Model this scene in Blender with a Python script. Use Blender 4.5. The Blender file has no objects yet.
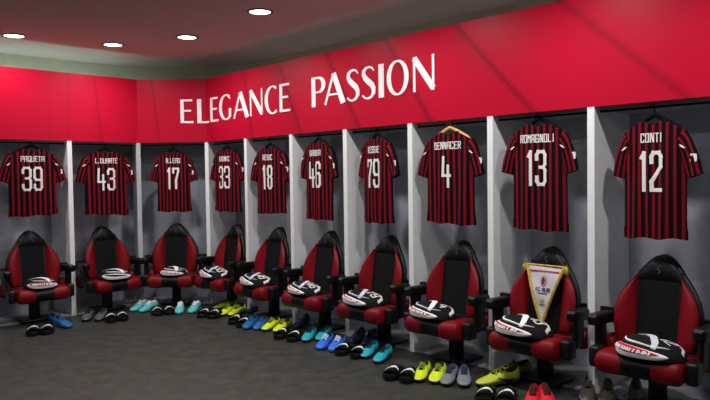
import bpy, bmesh, math, random
from mathutils import Vector, Matrix
random.seed(7)
SC = bpy.context.scene
COL = SC.collection
K = 0.875                      # metres per layout unit
pi = math.pi

# ------------------------------------------------------------------ camera
PITCH, ROLL, FPX, CAM_H = 0.0332, 0.0140, 668.36, 1.6
cam_d = bpy.data.cameras.new('camera'); cam = bpy.data.objects.new('camera', cam_d); COL.objects.link(cam)
cam_d.sensor_width = 36.0; cam_d.lens = FPX*36.0/710.0
R0 = Vector((1, 0, 0)); F0 = Vector((0, math.cos(PITCH), -math.sin(PITCH))); U0 = Vector((0, math.sin(PITCH), math.cos(PITCH)))
Rc = R0*math.cos(ROLL)-U0*math.sin(ROLL); Uc = R0*math.sin(ROLL)+U0*math.cos(ROLL)
M = Matrix((Rc, Uc, -F0)).transposed().to_4x4(); M.translation = Vector((0, 0, CAM_H*K))
cam.matrix_world = M
SC.camera = cam

# ------------------------------------------------------------------ world, exposure
wd = bpy.data.worlds.new('world'); SC.world = wd; wd.use_nodes = True
wd.node_tree.nodes['Background'].inputs[0].default_value = (0.85, 0.9, 1.0, 1)
wd.node_tree.nodes['Background'].inputs[1].default_value = 0.028
SC.view_settings.view_transform = 'Standard'; SC.view_settings.look = 'None'
SC.view_settings.exposure = 0.0; SC.view_settings.gamma = 1.0; SC.view_settings.use_curve_mapping = False
LIGHT_W = 14.5                 # watts of one ceiling downlight

# ------------------------------------------------------------------ materials
def mat(name, col, rough=.6, metal=0, noise=0, nscale=30, bump=0, spec=.5, emit=0, ecol=None, coat=0):
    m = bpy.data.materials.new(name); m.use_nodes = True; nt = m.node_tree; b = nt.nodes['Principled BSDF']
    b.inputs['Base Color'].default_value = (*col, 1); b.inputs['Roughness'].default_value = rough
    b.inputs['Metallic'].default_value = metal; b.inputs['Specular IOR Level'].default_value = spec
    b.inputs['Coat Weight'].default_value = coat
    if emit:
        b.inputs['Emission Color'].default_value = (*(ecol or col), 1); b.inputs['Emission Strength'].default_value = emit
    tc = nt.nodes.new('ShaderNodeTexCoord'); n = nt.nodes.new('ShaderNodeTexNoise'); n.inputs['Scale'].default_value = nscale
    n.inputs['Detail'].default_value = 4
    nt.links.new(tc.outputs['Object'], n.inputs['Vector'])
    if noise:
        r = nt.nodes.new('ShaderNodeValToRGB')
        r.color_ramp.elements[0].position = .3; r.color_ramp.elements[1].position = .7
        r.color_ramp.elements[0].color = (*[c*(1-noise) for c in col], 1); r.color_ramp.elements[1].color = (*[min(1, c*(1+noise)) for c in col], 1)
        nt.links.new(n.outputs['Fac'], r.inputs['Fac']); nt.links.new(r.outputs['Color'], b.inputs['Base Color'])
    if bump:
        bp = nt.nodes.new('ShaderNodeBump'); bp.inputs['Strength'].default_value = bump; bp.inputs['Distance'].default_value = .01
        nt.links.new(n.outputs['Fac'], bp.inputs['Height']); nt.links.new(bp.outputs['Normal'], b.inputs['Normal'])
    return m

def math_node(nt, op, a, b=None, c=None, clamp=False):
    n = nt.nodes.new('ShaderNodeMath'); n.operation = op; n.use_clamp = clamp
    for i, v in enumerate((a, b, c)):
        if v is None: continue
        if isinstance(v, (int, float)): n.inputs[i].default_value = v
        else: nt.links.new(v, n.inputs[i])
    return n.outputs[0]

def stripe_mat():
    m = bpy.data.materials.new('red and black striped jersey'); m.use_nodes = True; nt = m.node_tree; b = nt.nodes['Principled BSDF']
    b.inputs['Roughness'].default_value = .8; b.inputs['Specular IOR Level'].default_value = .1
    uv = nt.nodes.new('ShaderNodeUVMap'); sx = nt.nodes.new('ShaderNodeSeparateXYZ'); nt.links.new(uv.outputs[0], sx.inputs[0])
    x = sx.outputs[0]; z = sx.outputs[1]
    per = .052
    t = math_node(nt, 'FRACT', math_node(nt, 'ADD', math_node(nt, 'MULTIPLY', x, 1/per), 50.25))
    d = math_node(nt, 'ABSOLUTE', math_node(nt, 'SUBTRACT', t, .5))
    s = math_node(nt, 'MULTIPLY_ADD', d, -9.0, 2.1, clamp=True)       # 1 inside the red stripe
    # fine woven dashes inside the stripes
    dz = math_node(nt, 'FRACT', math_node(nt, 'MULTIPLY', z, 22.0)); dz = math_node(nt, 'GREATER_THAN', dz, .55)
    dx = math_node(nt, 'LESS_THAN', d, .06)
    k = math_node(nt, 'MULTIPLY', math_node(nt, 'MULTIPLY', dz, dx), .35)
    s = math_node(nt, 'SUBTRACT', s, k, clamp=True)
    mx = nt.nodes.new('ShaderNodeMix'); mx.data_type = 'RGBA'
    mx.inputs['A'].default_value = (.004, .002, .004, 1); mx.inputs['B'].default_value = (.23, .003, .014, 1)
    nt.links.new(s, mx.inputs['Factor']); nt.links.new(mx.outputs['Result'], b.inputs['Base Color'])
    return m

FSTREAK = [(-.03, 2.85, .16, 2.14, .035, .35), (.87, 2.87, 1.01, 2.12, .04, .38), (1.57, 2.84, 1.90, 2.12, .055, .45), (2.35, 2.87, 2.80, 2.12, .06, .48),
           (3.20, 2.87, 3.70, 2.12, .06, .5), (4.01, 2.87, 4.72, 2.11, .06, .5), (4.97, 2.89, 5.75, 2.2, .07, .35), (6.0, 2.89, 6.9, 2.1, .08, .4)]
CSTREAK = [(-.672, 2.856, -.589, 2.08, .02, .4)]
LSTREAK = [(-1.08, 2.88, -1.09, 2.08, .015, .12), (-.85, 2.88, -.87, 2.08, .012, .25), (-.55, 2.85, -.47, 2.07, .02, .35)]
def fascia_mat(name, streaks, wash):
    m = bpy.data.materials.new(name); m.use_nodes = True; nt = m.node_tree; b = nt.nodes['Principled BSDF']
    b.inputs['Roughness'].default_value = .42; b.inputs['Specular IOR Level'].default_value = .12
    uv = nt.nodes.new('ShaderNodeUVMap'); sx = nt.nodes.new('ShaderNodeSeparateXYZ'); nt.links.new(uv.outputs[0], sx.inputs[0])
    x, z = sx.outputs[0], sx.outputs[1]; tot = 0.0
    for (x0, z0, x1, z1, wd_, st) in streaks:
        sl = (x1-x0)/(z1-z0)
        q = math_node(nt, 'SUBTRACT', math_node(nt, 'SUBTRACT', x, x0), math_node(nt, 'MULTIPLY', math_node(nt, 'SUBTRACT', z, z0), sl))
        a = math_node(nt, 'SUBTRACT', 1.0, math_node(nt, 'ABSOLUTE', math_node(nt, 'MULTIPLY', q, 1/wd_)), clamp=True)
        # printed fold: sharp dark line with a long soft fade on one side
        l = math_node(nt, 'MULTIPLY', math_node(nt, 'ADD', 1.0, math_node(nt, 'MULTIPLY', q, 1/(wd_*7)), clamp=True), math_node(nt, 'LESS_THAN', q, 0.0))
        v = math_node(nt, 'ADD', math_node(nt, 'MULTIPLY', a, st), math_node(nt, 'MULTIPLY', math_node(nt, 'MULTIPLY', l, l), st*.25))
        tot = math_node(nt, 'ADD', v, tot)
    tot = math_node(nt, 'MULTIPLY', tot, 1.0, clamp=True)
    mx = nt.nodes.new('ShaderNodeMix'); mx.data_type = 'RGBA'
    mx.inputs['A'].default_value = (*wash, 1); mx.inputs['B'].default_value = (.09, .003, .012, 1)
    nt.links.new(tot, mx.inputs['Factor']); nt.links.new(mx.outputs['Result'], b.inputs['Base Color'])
    return m

def floor_mat():
    m = mat('dark grey mottled vinyl floor', (.036, .038, .034), .5, noise=.0, nscale=3, bump=0)
    nt = m.node_tree; b = nt.nodes['Principled BSDF']; tc = [n for n in nt.nodes if n.type == 'TEX_COORD'][0]
    n1 = nt.nodes.new('ShaderNodeTexNoise'); n1.inputs['Scale'].default_value = 9; n1.inputs['Detail'].default_value = 8; n1.inputs['Roughness'].default_value = .7
    mp = nt.nodes.new('ShaderNodeMapping'); mp.inputs['Rotation'].default_value = (0, 0, .8071)
    nt.links.new(tc.outputs['Object'], n1.inputs['Vector']); nt.links.new(tc.outputs['Object'], mp.inputs['Vector'])
    r = nt.nodes.new('ShaderNodeValToRGB'); e = r.color_ramp.elements
    e[0].position = .3; e[0].color = (.015, .017, .0135, 1); e[1].position = .72; e[1].color = (.046, .050, .041, 1)
    nt.links.new(n1.outputs['Fac'], r.inputs['Fac'])
    sx = nt.nodes.new('ShaderNodeSeparateXYZ'); nt.links.new(mp.outputs[0], sx.inputs[0]); fac = None
    for ax, off in ((1, .296),):
        t = math_node(nt, 'FRACT', math_node(nt, 'ADD', math_node(nt, 'MULTIPLY', sx.outputs[ax], 1/2.4), off))
        l = math_node(nt, 'LESS_THAN', t, .005); fac = l if fac is None else math_node(nt, 'MAXIMUM', fac, l)
    mx = nt.nodes.new('ShaderNodeMix'); mx.data_type = 'RGBA'; mx.inputs['B'].default_value = (.012, .012, .012, 1)
    nt.links.new(fac, mx.inputs['Factor']); nt.links.new(r.outputs['Color'], mx.inputs['A']); nt.links.new(mx.outputs['Result'], b.inputs['Base Color'])
    rr = nt.nodes.new('ShaderNodeMapRange'); rr.inputs[3].default_value = .42; rr.inputs[4].default_value = .62
    nt.links.new(n1.outputs['Fac'], rr.inputs[0]); nt.links.new(rr.outputs[0], b.inputs['Roughness'])
    return m

M_floor = floor_mat()
M_ceil = mat('painted plaster ceiling', (.72, .60, .61), .85, noise=.03, nscale=8)
M_cove = mat('cream painted wall', (.62, .64, .54), .85, noise=.03, nscale=6)
M_div = mat('white laminate board', (.84, .86, .90), .5, noise=.03, nscale=14)
M_back = mat('blue grey laminate board', (.43, .46, .53), .55, noise=.08, nscale=9)
M_lfloor = mat('pale grey plinth board', (.30, .31, .33), .45, noise=.15, nscale=12)
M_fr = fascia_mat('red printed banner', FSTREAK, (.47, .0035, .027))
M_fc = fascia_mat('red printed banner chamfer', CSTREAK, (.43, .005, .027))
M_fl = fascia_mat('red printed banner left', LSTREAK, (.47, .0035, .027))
M_white = mat('white letter vinyl', (.92, .91, .92), .5)
M_print = mat('white printed number', (.80, .80, .80), .6)
M_stripe = stripe_mat()
M_blackcloth = mat('black knit cloth', (.006, .006, .008), .85, noise=.3, nscale=60, bump=.15, spec=.2)
M_whitecloth = mat('white cloth', (.86, .86, .90), .85, noise=.06, nscale=40, bump=.15, spec=.2)
M_greycloth = mat('pale blue grey cloth', (.58, .62, .72), .85, noise=.08, nscale=40, bump=.15, spec=.2)
M_redcloth = mat('red cloth', (.50, .015, .04), .8, noise=.15, nscale=40, bump=.15, spec=.2)
M_redl = mat('red leather', (.185, .002, .008), .45, noise=.12, nscale=25, bump=.12, spec=.22)
M_blkl = mat('black leather', (.0045, .0045, .0055), .42, noise=.25, nscale=40, bump=.15, spec=.22)
M_mesh = mat('dark grey woven seat cloth', (.006, .0065, .0075), .8, noise=.25, nscale=90, bump=.2, spec=.12)
M_plastic = mat('black plastic', (.005, .005, .006), .42, spec=.35)
M_steel = mat('black painted steel', (.010, .010, .010), .4, metal=.3)
M_thread = mat('silver embroidery', (.035, .035, .038), .5)
M_rail = mat('dark metal rail', (.006, .006, .007), .8, spec=.05)
M_hang = mat('matt black hanger plastic', (.004, .004, .005), .8, spec=.06)
M_wood = mat('pale varnished wood', (.62, .36, .13), .45, noise=.15, nscale=20)
M_gold = mat('gold fringe', (.55, .38, .05), .7, noise=.35, nscale=80, bump=.3)
M_goldp = mat('gold print', (.62, .45, .09), .6)
M_satin = mat('white satin', (.60, .59, .64), .45, noise=.04, nscale=18, bump=.1)
M_trim = mat('grey metal lamp ring', (.12, .12, .12), .4, metal=.6)
M_lamp = mat('lit lamp lens', (1, 1, 1), .3, emit=9, ecol=(1, .99, .96))

# ------------------------------------------------------------------ mesh helpers
class MB:
    def __init__(s): s.v = []; s.f = []; s.uv = {}
    def add(s, vs, fs, uvs=None):
        o = len(s.v); s.v += [Vector(p) for p in vs]
        for f in fs: s.f.append([i+o for i in f])
        if uvs:
            for i, u in enumerate(uvs): s.uv[i+o] = u
    def rbox(s, c, size, r=.01, seg=2, mtx=None):
        bm = bmesh.new(); bmesh.ops.create_cube(bm, size=1)
        for v in bm.verts: v.co = Vector((v.co.x*size[0], v.co.y*size[1], v.co.z*size[2]))
        if r > 0: bmesh.ops.bevel(bm, geom=list(bm.edges), offset=min(r, min(size)*.49), segments=seg, affect='EDGES', profile=.5, clamp_overlap=True)
        bm.verts.index_update()
        vs = [(mtx @ v.co if mtx else v.co.copy())+Vector(c) for v in bm.verts]
        s.add(vs, [[v.index for v in f.verts] for f in bm.faces]); bm.free()
    def loft(s, rings, cap=True, closed=True, uvf=None):
        n = len(rings[0]); vs = [p for r in rings for p in r]; fs = []
        for i in range(len(rings)-1):
            for j in range(n if closed else n-1):
                a = i*n+j; b = i*n+(j+1) % n; fs.append([a, b, b+n, a+n])
        if cap and closed:
            fs.append(list(range(n))[::-1]); fs.append([(len(rings)-1)*n+j for j in range(n)])
        s.add(vs, fs, [uvf(Vector(p), k//n, k % n) for k, p in enumerate(vs)] if uvf else None)
    def tube(s, path, r, n=8, cap=True):
        path = [Vector(p) for p in path]; rings = []; up = None
        for i, p in enumerate(path):
            t = (path[min(i+1, len(path)-1)]-path[max(i-1, 0)]).normalized()
            if up is None: up = Vector((0, 0, 1)) if abs(t.z) < .9 else Vector((1, 0, 0))
            a = t.cross(up).normalized(); b = t.cross(a).normalized(); up = -b if False else up
            rr = r[i] if isinstance(r, (list, tuple)) else r
            rings.append([p+a*(rr*math.cos(2*pi*k/n))+b*(rr*math.sin(2*pi*k/n)) for k in range(n)])
        s.loft(rings, cap)
    def prism(s, poly, z0, z1):
        n = len(poly)
        s.add([(p[0], p[1], z0) for p in poly]+[(p[0], p[1], z1) for p in poly],
              [list(range(n))[::-1], list(range(n, 2*n))]+[[i, (i+1) % n, (i+1) % n+n, i+n] for i in range(n)])
    def extrude(s, poly, y0, y1):            # outline in x,z extruded along y
        n = len(poly)
        s.add([(p[0], y0, p[1]) for p in poly]+[(p[0], y1, p[1]) for p in poly],
              [list(range(n)), list(range(n, 2*n))[::-1]]+[[i, i+n, (i+1) % n+n, (i+1) % n] for i in range(n)])
    def grid(s, f, nu, nv, uvf=None):
        vs = [f(i/nu, j/nv) for j in range(nv+1) for i in range(nu+1)]
        fs = [[j*(nu+1)+i, j*(nu+1)+i+1, (j+1)*(nu+1)+i+1, (j+1)*(nu+1)+i] for j in range(nv) for i in range(nu)]
        s.add(vs, fs, [uvf(i/nu, j/nv) for j in range(nv+1) for i in range(nu+1)] if uvf else None)
    def shift(s, loc): 
        for v in s.v: v -= Vector(loc)
        return s
    def build(s, name, m, parent=None, smooth=True, sub=0, label=None, split=35):
        me = bpy.data.meshes.new(name); me.from_pydata([tuple(v*K) for v in s.v], [], s.f); me.materials.append(m)
        bm = bmesh.new(); bm.from_mesh(me); bmesh.ops.recalc_face_normals(bm, faces=bm.faces)
        if s.uv:
            l = bm.loops.layers.uv.new('UVMap')
            bm.verts.ensure_lookup_table()
            for f in bm.faces:
                for lp in f.loops: lp[l].uv = s.uv.get(lp.vert.index, (0, 0))
        if smooth:
            for f in bm.faces: f.smooth = True
            for e in bm.edges:
                if len(e.link_faces) == 2 and e.calc_face_angle(0) > math.radians(split): e.smooth = False
        bm.to_mesh(me); bm.free()
        o = bpy.data.objects.new(name, me); COL.objects.link(o)
        if parent: o.parent = parent
        if sub:
            md = o.modifiers.new('subdivision', 'SUBSURF'); md.levels = sub; md.render_levels = sub
        if label: o['label'] = label
        return o

def thing(name, loc=(0, 0, 0), rz=0, label=None, cat=None, group=None, kind=None, rot=None):
    o = bpy.data.objects.new(name, None); COL.objects.link(o); o.location = Vector(loc)*K; o.rotation_euler = rot or (0, 0, rz)
    o.empty_display_size = .1
    return tag(o, label, cat, group, kind)
def tag(o, label=None, cat=None, group=None, kind=None):
    if label: o['label'] = label
    if cat: o['category'] = cat
    if group: o['group'] = group
    if kind: o['kind'] = kind
    return o
def copy_tree(o, parent=None):
    c = o.copy(); COL.objects.link(c)
    if parent: c.parent = parent
    for ch in list(o.children): copy_tree(ch, c)
    return c
def superring(cx, cz, a, b, n=20, p=2.6, y=0, axis='y'):
    out = []
    for k in range(n):
        t = 2*pi*k/n; c, s_ = math.cos(t), math.sin(t)
        u = a*math.copysign(abs(c)**(2/p), c); v = b*math.copysign(abs(s_)**(2/p), s_)
        out.append(Vector((cx+u, y, cz+v)) if axis == 'y' else Vector((y, cx+u, cz+v)))
    return out

# ------------------------------------------------------------------ plan of the room (layout units)
W = 0.86745; AR, AC, AL = 0.80712, -0.03067, 0.77812
V0 = Vector((-1.8942, 8.5865)); C0 = V0-Vector((math.cos(AC), -math.sin(AC)))*W
dR = Vector((math.cos(AR), -math.sin(AR))); nR = Vector((-math.sin(AR), -math.cos(AR)))
dC = Vector((math.cos(AC), -math.sin(AC))); nC = Vector((-math.sin(AC), -math.cos(AC)))
dL = Vector((-math.cos(AL), -math.sin(AL))); nL = Vector((math.sin(AL), -math.cos(AL)))
RP = lambda s, d=0: V0+dR*(s*W)+nR*d            # s in stalls from the right corner, d out into the room
LP_ = lambda s, d=0: C0+dL*(s*W)+nL*d
NR, NL = 8, 3
ZT, ZF, ZC, DEP = 2.085, 2.889, 3.16, .57
def miter(P, n1, n2, d):                        # vertex of the run pushed back by d
    b = (n1+n2).normalized(); return P-b*(d/b.dot(n1))
def back_pt(kind, i, d=DEP):
    if kind == 'R' and i > 0: return RP(i, -d)
    if kind == 'L' and i > 0: return LP_(i, -d)
    if kind == 'R': return miter(V0, nC, nR, d)
    return miter(C0, nC, nL, d)
def front_pt(kind, i): return RP(i) if kind == 'R' else LP_(i)

# ------------------------------------------------------------------ ceiling lamps (light)
LAMPS = [(-3.595, 7.151), (-2.739, 7.690), (-1.807, 7.345), (-.860, 6.280), (.09, 5.29), (1.04, 4.30), (1.99, 3.31), (-4.3, 6.2),
         (-2.6, 4.6), (-1.2, 3.2), (.2, 1.8)]
POWER = [.62, .85, .95, 1.0, 1.08, 1.2, 1.3, .55, .9, .9, .9]     # some lamps run dimmer than others
def lamp(i, x, y):
    lab = ['lit round ceiling downlight at the left edge of the photo', 'lit round ceiling downlight, second from the left',
           'lit round ceiling downlight above the chamfered corner panel, left of the topmost lamp', 'lit round ceiling downlight nearest the top of the photo, above the word on the banner'][i] if i < 4 else None
    t = thing('ceiling_downlight', (x, y, ZC), 0, lab, 'ceiling light', 'recessed ceiling downlights')
    if not lab: t['label'] = 'recessed round ceiling downlight beyond the edge of the photo'
    m = MB(); n = 32; R1, R2 = .125, .100
    m.loft([[Vector((r*math.cos(2*pi*k/n), r*math.sin(2*pi*k/n), z)) for k in range(n)] for r, z in ((R1, 0), (R1-.004, -.010), (R2, -.010), (R2-.005, .02-.022))], cap=False)
    m.build('lamp_ring', M_trim, t)
    m = MB(); m.add([(R2*math.cos(2*pi*k/n), R2*math.sin(2*pi*k/n), -.004) for k in range(n)], [list(range(n))]); m.build('lamp_lens', M_lamp, t)
    ld = bpy.data.lights.new('downlight_beam', 'AREA'); ld.shape = 'DISK'; ld.size = .17*K; ld.energy = LIGHT_W*POWER[i]; ld.spread = math.radians(165)
    ld.color = (1.0, .965, .92)
    lo = bpy.data.objects.new('downlight_beam', ld); COL.objects.link(lo); lo.location = (0, 0, -.02*K); lo.parent = t
for i, (x, y) in enumerate(LAMPS): lamp(i, x, y)

# ------------------------------------------------------------------ structure
def struct(o): o['kind'] = 'structure'; return o
wall = []
pts = [LP_(5, -.72), back_pt('L', 0, .72), back_pt('R', 0, .72), RP(10, -.72)]
def fillet(P, cut):
    out = [P[0]]
    for i in range(1, len(P)-1):
        a = P[i]+(P[i-1]-P[i]).normalized()*cut; b = P[i]+(P[i+1]-P[i]).normalized()*cut
        for k in range(9):
            t = k/8; out.append(a*(1-t)**2+P[i]*2*t*(1-t)+b*t*t)
    out.append(P[-1]); return out
path = fillet(pts, .42)
m = MB(); n = len(path)
outer = []
for i, p in enumerate(path):
    t = (path[min(i+1, n-1)]-path[max(i-1, 0)]).normalized(); outer.append(p+Vector((-t.y, t.x))*.12)
m.loft([[Vector((p.x, p.y, 0)), Vector((p.x, p.y, ZC)), Vector((q.x, q.y, ZC)), Vector((q.x, q.y, 0))] for p, q in zip(path, outer)])
struct(m.build('wall_back', M_cove))
m = MB(); m.rbox((0, 4.5, -.05), (22, 16, .1), 0); struct(m.build('floor', M_floor, smooth=False))
m = MB(); m.rbox((0, 4.5, ZC+.05), (22, 16, .1), 0); struct(m.build('ceiling', M_ceil, smooth=False))

tb = thing('unseen_cove_lamp', (0, 0, 0), 0, 'fluorescent tube hidden behind the left end of the banner, on top of the lockers', 'light')
p0, p1 = LP_(.1, -.34), LP_(3, -.34)
m = MB(); m.tube([(p0.x, p0.y, 2.60), (p1.x, p1.y, 2.60)], .016, 10)
m.build('tube', mat('lit fluorescent tube', (1, 1, 1), .3, emit=12, ecol=(.62, 1, .80)), tb)
m = MB(); a_ = (p1-p0).normalized(); m.loft([[Vector((q.x-a_.y*u, q.y+a_.x*u, z)) for u, z in ((-.03, 2.54), (.03, 2.54), (.03, 2.575), (-.03, 2.575))] for q in (p0, p1)]); m.build('housing', M_div, tb, smooth=False)
for q in (p0+a_*.05, p1-a_*.05):
    m = MB(); m.rbox((q.x, q.y, 2.3225), (.04, .04, .435), 0); m.build('bracket', M_div, tb, smooth=False)

tb = thing('unseen_cove_lamp', (0, 0, 0), 0, 'added unseen glow tube brightening the wall above the lettered part of the banner', 'light')  # unseen tube and its holder added to brighten the wall above the right run
p0, p1 = RP(.5, -.34), RP(7, -.34)
m = MB(); m.tube([(p0.x, p0.y, 2.60), (p1.x, p1.y, 2.60)], .016, 10)
m.build('tube', mat('added dim glow tube', (1, 1, 1), .3, emit=1.6, ecol=(.85, 1, .86)), tb)
m = MB(); a_ = (p1-p0).normalized(); m.loft([[Vector((q.x-a_.y*u, q.y+a_.x*u, z)) for u, z in ((-.03, 2.54), (.03, 2.54), (.03, 2.575), (-.03, 2.575))] for q in (p0, p1)]); m.build('housing', M_div, tb, smooth=False)
for q in (p0+a_*.05, p1-a_*.05):
    m = MB(); m.rbox((q.x, q.y, 2.3225), (.04, .04, .435), 0); m.build('bracket', M_div, tb, smooth=False)

# lockers: each stall is one cabinet unit
def stall(kind, i):
    a, b = (RP(i), RP(i+1)) if kind == 'R' else ((LP_(i+1), LP_(i)) if kind == 'L' else (C0, V0))
    A = {'R': lambda: back_pt('R', i), 'L': lambda: back_pt('L', i+1), 'C': lambda: back_pt('L', 0)}[kind]()
    B = {'R': lambda: back_pt('R', i+1), 'L': lambda: back_pt('L', i), 'C': lambda: back_pt('R', 0)}[kind]()
    ctr = (a+b)/2; rz = {'R': -AR, 'L': AL, 'C': -AC}[kind]; n_ = {'R': nR, 'L': nL, 'C': nC}[kind]; d_ = (b-a).normalized()
    t = thing('locker_stall', (ctr.x, ctr.y, 0), 0)
    L3 = (ctr.x, ctr.y, 0)
    def divp(P, Q, dd):                         # board from the front edge P to the back corner Q
        e = (Q-P).normalized(); s_ = Vector((-e.y, e.x))*.027
        mm = MB(); mm.prism([P+s_, P-s_, Q-s_, Q+s_], 0, ZT); mm.shift(L3).build('divider_panel', M_div, t, smooth=False)
    divp(a, A, d_)
    if (kind == 'L' and i == 0): divp(b, B, d_)
    e1 = d_*.027
    fi = n_*(-.012)
    mm = MB(); mm.prism([A+e1, B-e1, B-e1-n_*.02, A+e1-n_*.02], 0, ZT); mm.shift(L3).build('back_panel', M_back, t, smooth=False)
    ft = n_*(-.08); mm = MB(); mm.prism([a+e1+ft, b-e1+ft, B-e1, A+e1], ZT-.02, ZT); mm.shift(L3).build('top_panel', M_back, t, smooth=False)
    mm = MB(); mm.prism([a+e1+fi, b-e1+fi, B-e1, A+e1], 0, .012); mm.shift(L3).build('floor_panel', M_lfloor, t, smooth=False)
    r0 = a+e1-n_*.09; r1 = b-e1-n_*.09
    mm = MB(); mm.tube([(r0.x, r0.y, 2.055), (r1.x, r1.y, 2.055)], .008, 8); mm.shift(L3).build('hanging_rail', M_rail, t)
    g0, g1 = a+e1-n_*.085, b-e1-n_*.085
    mm = MB(); mm.prism([g0, g1, g1-n_*.04, g0-n_*.04], .555, .635); mm.shift(L3).build('seat_rail', M_steel, t, smooth=False)
    return t, ctr, rz
STALLS = {}
WHO = {('L', 1): ('39', 'leftmost'), ('L', 0): ('43', 'second from the left'), ('C', 0): ('17', 'in the chamfered corner'), ('R', 0): ('33', ''), ('R', 1): ('18', ''), ('R', 2): ('46', ''),
       ('R', 3): ('79', ''), ('R', 4): ('4', ''), ('R', 5): ('13', ''), ('R', 6): ('12', 'at the right edge')}
for key in [('L', 2), ('L', 1), ('L', 0), ('C', 0)]+[('R', i) for i in range(NR)]:
    t, c, rz = stall(*key); STALLS[key] = (c, rz)
    if key in WHO: tag(t, 'open grey locker stall with white divider, behind the jersey numbered '+WHO[key][0], 'locker', 'open locker stalls along the wall')
    elif key == ('R', 7): tag(t, 'open grey locker stall cut off by the right edge of the photo', 'locker', 'open locker stalls along the wall')
    else: tag(t, 'open grey locker stall beyond the left edge of the photo', 'locker', 'open locker stalls along the wall')
e_ = RP(NR); mm = MB(); mm.prism([e_+dR*.027, e_-dR*.027, RP(NR, -DEP)-dR*.027, RP(NR, -DEP)+dR*.027], 0, ZT)
o = mm.shift((e_.x, e_.y, 0)).build('locker_end_panel', M_div, None, smooth=False); o.location = (e_.x*K, e_.y*K, 0)
tag(o, 'white end board closing the locker row past the right edge', 'locker panel')

# fascia banner
fas = thing('banner_fascia', (V0.x, V0.y, ZT), 0, 'long red printed banner with white lettering above the lockers', 'banner')
FL = (V0.x, V0.y, ZT)
FT = .03
def fpt(kind, x, d=0):
    return {'R': lambda: V0+dR*x+nR*d, 'C': lambda: V0+dC*x+nC*d, 'L': lambda: C0-dL*x+nL*d}[kind]()   # x in units, C and L count negative leftwards
def fascia(kind, x0, x1, m):
    mb = MB(); a, b = fpt(kind, x0), fpt(kind, x1)
    nn = {'R': nR, 'C': nC, 'L': nL}[kind]
    k0 = {'C': miter(C0, nC, nL, FT), 'R': miter(V0, nC, nR, FT), 'L': a-nn*FT}[kind]
    k1 = {'C': miter(V0, nC, nR, FT), 'L': miter(C0, nC, nL, FT), 'R': b-nn*FT}[kind]
    P = [a, b, k1, k0]
    vs = [(p.x, p.y, z) for z in (ZT, ZF) for p in P]; us = [(x, z) for z in (ZT, ZF) for x in (x0, x1, x1, x0)]
    mb.add(vs, [[0, 1, 5, 4], [1, 2, 6, 5], [2, 3, 7, 6], [3, 0, 4, 7], [4, 5, 6, 7], [3, 2, 1, 0]], us)
    mb.shift(FL).build('banner_panel', m, fas, smooth=False)
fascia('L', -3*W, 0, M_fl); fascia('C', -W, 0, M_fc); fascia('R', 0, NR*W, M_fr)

# lettering: contrast strokes, cap height 1, x in the same unit
def arc(cx, cz, rx, rz, a0, a1, n=22, thick=.17, thin=.055):
    out = []
    for k in range(n+1):
        t = math.radians(a0+(a1-a0)*k/n); w_ = thin+(thick-thin)*abs(math.cos(t))**1.3
        out.append((cx+rx*math.cos(t), cz+rz*math.sin(t), w_))
    return out
def st(x0, z0, x1, z1, w0, w1=None, n=6):
    w1 = w0 if w1 is None else w1
    return [(x0+(x1-x0)*k/n, z0+(z1-z0)*k/n, w0+(w1-w0)*k/n) for k in range(n+1)]
T_, t_ = .17, .075
GL = {
 'E': [st(.10, 0, .10, 1, T_), st(.1, .96, .62, .96, .085), st(.1, .52, .55, .52, .075), st(.1, .04, .66, .04, .085)],
 'L': [st(.10, 0, .10, 1, T_), st(.1, .04, .62, .04, .085)],
 'G': [arc(.44, .5, .36, .475, 52, 308), st(.68, .10, .68, .44, .13), st(.66, .86, .70, .80, .03)],
 'A': [st(.04, 0, .36, 1, .075), st(.36, 1, .70, 0, .17), st(.14, .32, .58, .32, .065)],
 'N': [st(.06, 0, .06, 1, .07), st(.06, .97, .68, .05, .17), st(.68, 0, .68, 1, .07)],
 'C': [arc(.44, .5, .36, .475, 55, 305)],
 'P': [st(.10, 0, .10, 1, T_), st(.1, .96, .32, .96, .07), arc(.32, .72, .24, .24, 90, -90), st(.32, .48, .1, .48, .06)],
 'S': [[(.56, .84, .05), (.48, .93, .06), (.36, .965, .065), (.22, .94, .09), (.12, .86, .14), (.11, .76, .16), (.18, .65, .17), (.32, .54, .18), (.47, .43, .18), (.54, .32, .17), (.54, .19, .15), (.45, .08, .09), (.31, .035, .065), (.17, .055, .055), (.05, .14, .05)]],
 'I': [st(.09, 0, .09, 1, T_)],
 'O': [arc(.45, .5, .36, .47, 0, 360, 40)],
}
def ribbon(mb, pts, f, th):
    """variable width stroke mapped through f(x,z,offset) -> world"""
    n = len(pts); L, R = [], []
    for i, (x, z, w_) in enumerate(pts):
        a = pts[max(i-1, 0)]; b = pts[min(i+1, n-1)]; dx, dz = b[0]-a[0], b[1]-a[1]; l = math.hypot(dx, dz) or 1
        nx, nz = -dz/l*w_/2, dx/l*w_/2; L.append((x+nx, z+nz)); R.append((x-nx, z-nz))
    mb.loft([[f(*L[i], 0), f(*L[i], th), f(*R[i], th), f(*R[i], 0)] for i in range(n)])
LET = [('E', -.323, -.157, 2.630, 2.329), ('L', -.112, .082, 2.632, 2.325), ('E', .118, .300, 2.635, 2.331), ('G', .326, .592, 2.645, 2.331), ('A', .635, .964, 2.640, 2.333), ('N', .980, 1.236, 2.643, 2.338),
       ('C', 1.281, 1.515, 2.648, 2.330), ('E', 1.553, 1.739, 2.648, 2.339), ('P', 2.105, 2.335, 2.655, 2.346), ('A', 2.308, 2.628, 2.662, 2.350), ('S', 2.640, 2.835, 2.668, 2.348), ('S', 2.855, 3.053, 2.670, 2.348),
       ('I', 3.089, 3.157, 2.666, 2.352), ('O', 3.195, 3.470, 2.676, 2.352), ('N', 3.515, 3.769, 2.672, 2.360)]
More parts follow.
